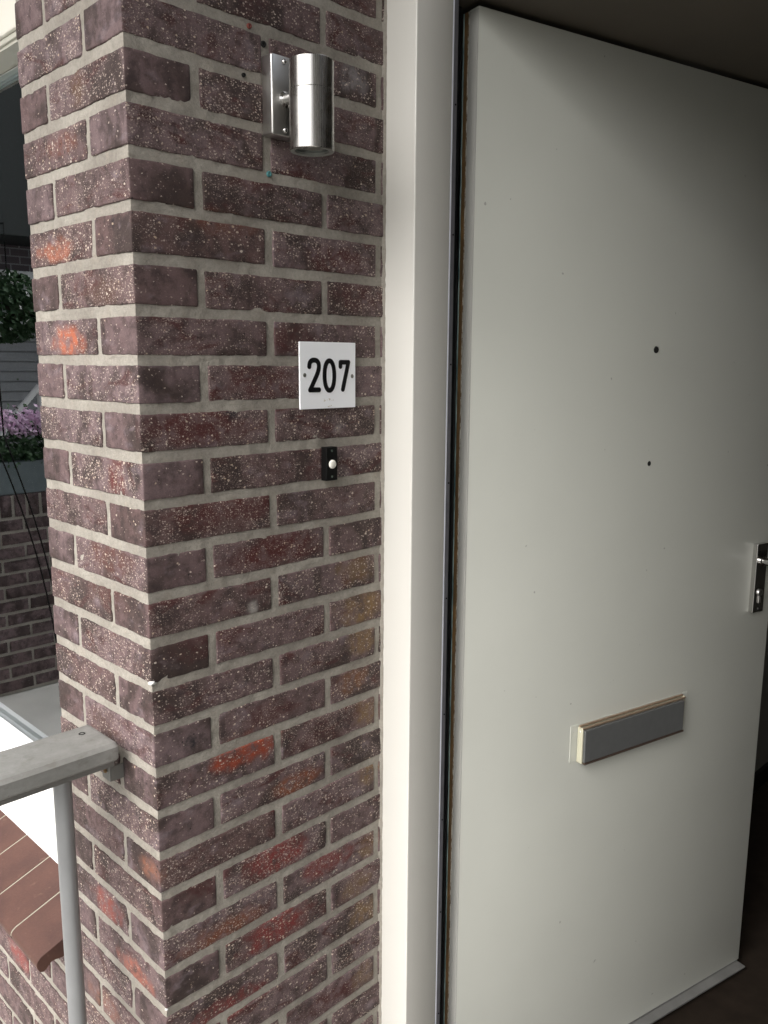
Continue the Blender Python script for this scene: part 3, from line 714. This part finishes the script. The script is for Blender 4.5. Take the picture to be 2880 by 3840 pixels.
# ------------------------------------------------------------------ porch: floor, ceilings, walls around the camera
def slab(name, lo, hi, mat, label=None, cat=None, kind=None, bev=0):
    bm = bmesh.new(); box(bm, lo, hi, bev); o = link(name, bm, mat); return tag(o, label, cat, kind=kind)
FLOOR = mat_plain('dark_brown_matting', (.016, .012, .009), 1.0, 0, .45, 25, spec=.05, bump=.6)
PAVE = mat_plain('concrete_paving', (.50, .49, .46), .85, 0, .15, 6)
slab('porch_floor', (.30, -1.9, -2.0), (3.2, .09, -1.94), FLOOR, kind='structure')
slab('walkway', (-1.40, -4.0, -2.04), (.299, 8.0, -1.944), PAVE, kind='structure')
slab('ground', (-120, -120, -2.6), (120, 120, -2.5), mat_plain('grey_yard_ground', (.16, .16, .145), .95, 0, .3, 2), kind='structure')  # unseen yard, kept neutral grey so its bounced light has no green
slab('porch_ceiling', (.5312, -1.9, .1852), (3.2, -.0, .34), SOFFIT, kind='structure')
slab('ceiling', (-1.05, -4.0, 1.0), (.53, 1.5, 1.12), mat_paint('dark_soffit_boards', (.22, .215, .20), .6, .1), kind='structure')
bm = bmesh.new(); box(bm, (.5345, -1.9, .1790), (.5445, -.068, .1850), .0008); o = link('ceiling_trim', bm, ALU); tag(o, 'thin aluminium trim along the edge of the brown porch ceiling', 'trim')
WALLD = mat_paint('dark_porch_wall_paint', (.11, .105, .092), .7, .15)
def walls():
    r = empty('porch_wall', (2.4, .09, -1.94), 'grey painted wall with black skirting seen past the open door', 'wall')
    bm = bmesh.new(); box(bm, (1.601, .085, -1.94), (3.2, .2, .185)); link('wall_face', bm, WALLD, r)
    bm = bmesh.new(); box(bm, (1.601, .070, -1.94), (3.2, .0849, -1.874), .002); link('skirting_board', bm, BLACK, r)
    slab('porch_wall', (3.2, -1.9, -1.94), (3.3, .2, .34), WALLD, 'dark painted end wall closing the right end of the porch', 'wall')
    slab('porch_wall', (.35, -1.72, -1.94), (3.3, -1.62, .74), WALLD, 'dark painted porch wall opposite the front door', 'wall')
    slab('porch_wall', (-1.0, -1.72, -1.94), (.349, -1.62, .74), mat_paint('pale_fill_wall', (.42, .41, .38), .8, .1), 'unseen pale wall beside the walkway, added to screen and bounce light', 'wall')  # unseen extension, added to block light from behind and give soft fill
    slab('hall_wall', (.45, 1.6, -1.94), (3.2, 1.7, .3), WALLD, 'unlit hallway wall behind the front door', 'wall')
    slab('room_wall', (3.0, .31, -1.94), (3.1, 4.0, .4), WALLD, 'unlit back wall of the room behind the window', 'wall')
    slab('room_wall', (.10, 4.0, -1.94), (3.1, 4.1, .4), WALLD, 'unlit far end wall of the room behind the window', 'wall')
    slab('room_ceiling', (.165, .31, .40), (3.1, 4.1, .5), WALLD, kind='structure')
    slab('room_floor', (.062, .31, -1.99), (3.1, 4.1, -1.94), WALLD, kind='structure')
    slab('house_wall', (.0, 2.62, -1.94), (.30, 7.5, .6), mat_plain('plain_brown_brick', (.15, .09, .075), .85, 0, .2, 20), 'plain brown house wall continuing beyond the window', 'wall')
    slab('partition_wall', (.30, .36, -1.94), (.42, .40, .6), WALLD, 'plastered partition behind the brick pillar', 'wall')
walls()

# ------------------------------------------------------------------ the garden opposite the window (seen in its glass)
def rx(xv): return 2*XG - xv
def garden():
    B = Bricks(); rng = random.Random(2); y0 = 2.905
    xa, xb = -1.9, -.10
    z = -1.0; 
    x = xa
    while x < xb:                                   # soldier course
        B.brick((x, y0, z-.10), (x+.05, y0+.1, z), rng, (.0, .0), rng.random()*.4, .03); x += .0635
    for n in range(13):
        z1 = z-.1135-n*.0635; x = xa - (.11 if n % 2 else 0)
        while x < xb:
            B.brick((x, y0, z1-.05), (min(x+.208, xb+.1), y0+.06, z1), rng, (.0, .0), rng.random()*.4, .03); x += .2195
    B.sheet((xa, y0+.003, -1.94), (xb-xa+.1, 0, 0), (0, 0, .94), 60, 40, (0, -1, 0))
    o = B.build('garden_wall'); tag(o, 'brick garden wall with soldier course, mirrored in the window glass', 'garden wall')
    r = empty('planter', (-1.0, 3.0, -1.0), 'grey planter box of pink flowers mirrored in the window glass', 'planter')
    bm = bmesh.new(); box(bm, (-1.8, 2.915, -.998), (-.15, 3.10, -.85), .004); link('trough', bm, mat_plain('slate_grey_trough', (.13, .16, .17), .6), r)
    leafm = mat_plain('planter_leaves', (.045, .10, .04), .6, 0, .5, 30); pink = mat_plain('pink_petals', (.82, .62, .80), .6, 0, .25, 60)
    rng = random.Random(4)
    def leaves(n, gen, size):
        bm = bmesh.new()
        for i in range(n):
            p = gen(); a = Vector((rng.gauss(0, 1), rng.gauss(0, 1), rng.gauss(0, 1))).normalized(); b = a.orthogonal().normalized(); c = a.cross(b); s = size*rng.uniform(.6, 1.3)
            vs = [bm.verts.new(p+b*s), bm.verts.new(p+c*s*.6+a*s*.15), bm.verts.new(p-b*s), bm.verts.new(p-c*s*.6+a*s*.15)]; bm.faces.new(vs)
        return bm
    link('foliage', leaves(6500, lambda: Vector((rng.uniform(-1.78, -.17), rng.gauss(3.0, .05), -.86+abs(rng.gauss(0, 1))*.085+.02*math.sin(rng.random()*9))), .014), leafm, r)
    clumps = [(rng.uniform(-1.7, -.2), rng.uniform(2.92, 3.05), rng.uniform(-.71, -.64)) for _ in range(26)] + [(-.82, 2.95, -.66), (-.93, 2.95, -.665), (-1.0, 2.93, -.68)]
    def fl():
        c = rng.choice(clumps); return Vector((c[0]+rng.gauss(0, .035), c[1]+rng.gauss(0, .025), c[2]+rng.gauss(0, .02)))
    link('flowers', leaves(2600, fl, .012), pink, r)
    # house across the garden
    h = empty('neighbouring_house', (-4.5, 9.2, -2.5), 'neighbouring brick house with grey board cladding, mirrored in the window glass', 'house')
    k = NT('far_brickwork'); br = k.n('ShaderNodeTexBrick'); k.t.links.new(k.pos((1, 1, 1)), br.inputs[0])
    mp = k.n('ShaderNodeMapping'); g = k.n('ShaderNodeNewGeometry'); k.t.links.new(g.outputs['Position'], mp.inputs[0]); mp.inputs['Rotation'].default_value = (math.radians(90), 0, 0); k.t.links.new(mp.outputs[0], br.inputs[0])
    br.inputs['Scale'].default_value = 1.0; br.inputs['Brick Width'].default_value = .22; br.inputs['Row Height'].default_value = .0635*1.4; br.inputs['Mortar Size'].default_value = .008
    br.inputs['Color1'].default_value = (.34, .29, .33, 1); br.inputs['Color2'].default_value = (.24, .20, .22, 1); br.inputs['Mortar'].default_value = (.6, .6, .62, 1); k.fin(br.outputs[0], .9)
    bm = bmesh.new(); box(bm, (-9, 9.3, -2.5), (.5, 13, 3.6)); link('wall', bm, k.m, h)
    bm = bmesh.new(); box(bm, (-9, 8.9, .44), (.5, 9.29, .60), .01); link('white_fascia', bm, WHITE, h)
    bm = bmesh.new()
    for i in range(16): 
        z = -1.9+i*.115; prism(bm, [(-9, 9.20, z), (-9, 9.185, z), (-9, 9.20, z+.112), (-9, 9.29, z+.112), (-9, 9.29, z)], (9.5, 0, 0))
    link('cladding', bm, mat_plain('grey_cladding', (.26, .27, .28), .7), h)
    bm = bmesh.new(); box(bm, (-9, 9.2, .0), (.5, 9.29, .43)); link('dark_band', bm, BLACK, h)  # plain black band between the cladding and the white fascia
    bm = bmesh.new(); prism(bm, [(-10, 8.6, 3.6), (-10, 13.4, 3.6), (-10, 11, 5.6)], (11, 0, 0)); link('roof', bm, mat_plain('dark_roof_tiles', (.06, .055, .055), .8), h)
    bm = bmesh.new(); box(bm, (-9, 8.5, .92), (.5, 9.29, 3.4), .01); link('dark_overhang_panel', bm, mat_plain('dark_green_grey_panel', (.035, .042, .04), .6), h)  # dark overhang added so the upper glass mirrors a dark area
    s = empty('stair_rail', (-3.4, 8.5, -1.9), 'white sloping stair rail mirrored in the window glass', 'stair rail')
    bm = bmesh.new(); cyl(bm, (rx(3.20), 8.5, -1.00), (rx(3.50), 8.5, -.68), .035, 12); cyl(bm, (rx(2.2), 8.5, -2.3), (rx(3.20), 8.5, -1.00), .035, 12); link('rail', bm, WHITE, s)
    bm = bmesh.new(); cyl(bm, (rx(3.5), 8.5, -2.5), (rx(3.5), 8.5, -.70), .03, 12); link('post', bm, WHITE, s)
    bsh = empty('hanging_basket', (-3.0, 8.0, 0), 'hanging basket of dark leaves and white blossom mirrored in the window glass', 'hanging basket')
    cc = Vector((rx(3.03), 8.0, .14))
    def inb(s=1.0):
        v = Vector((rng.gauss(0, 1), rng.gauss(0, 1), rng.gauss(0, 1))); v = v.normalized()*(rng.random()**.4)*s; return cc+Vector((v.x*.42, v.y*.35, v.z*.36))
    link('foliage', leaves(3200, inb, .035), leafm, bsh); link('blossom', leaves(110, lambda: inb(1.05), .04), WHITE, bsh)
    bm = bmesh.new(); lathe(bm, cc, (0, 0, -1), [(.2, 0), (.19, .06), (.12, .14), (0, .18)], 20); link('basket', bm, mat_plain('basket_wicker', (.05, .04, .03), .9), bsh)
    bm = bmesh.new(); cyl(bm, cc, (cc.x, cc.y, .97), .006, 6); cyl(bm, (cc.x, cc.y, .965), (cc.x, 8.52, .965), .008, 6); link('chain', bm, BLACK, bsh)
    # two thin black cables slanting in front of the garden wall
    for dxx in (0, .045):
        bm = bmesh.new(); pts = [Vector((rx(.78+.05*t-.0)+dxx*-1, 2.6, -.62-1.05*t)) for t in (0, 1)]
        p0 = Vector((rx(.775)-dxx, 2.6, -.70)); p1 = Vector((rx(.995)-dxx*.6, 2.6, -1.72)); n = 14; prev = p0
        for i in range(1, n+1):
            t = i/n; q = p0.lerp(p1, t)+Vector((-.035*math.sin(t*math.pi), 0, 0)); cyl(bm, prev, q, .0035, 8); prev = q
        cyl(bm, p1, Vector((p1.x-.02, 2.6, -1.944)), .0035, 8); cyl(bm, p0, Vector((p0.x+.02, 2.6, 1.2)), .0035, 8)
        o = link('hanging_cable', bm, BLACK); tag(o, ('right' if dxx else 'left')+'-hand one of two thin black cables before the garden wall, as mirrored in the glass', 'cable', 'cables hanging side by side before the garden wall')
garden()
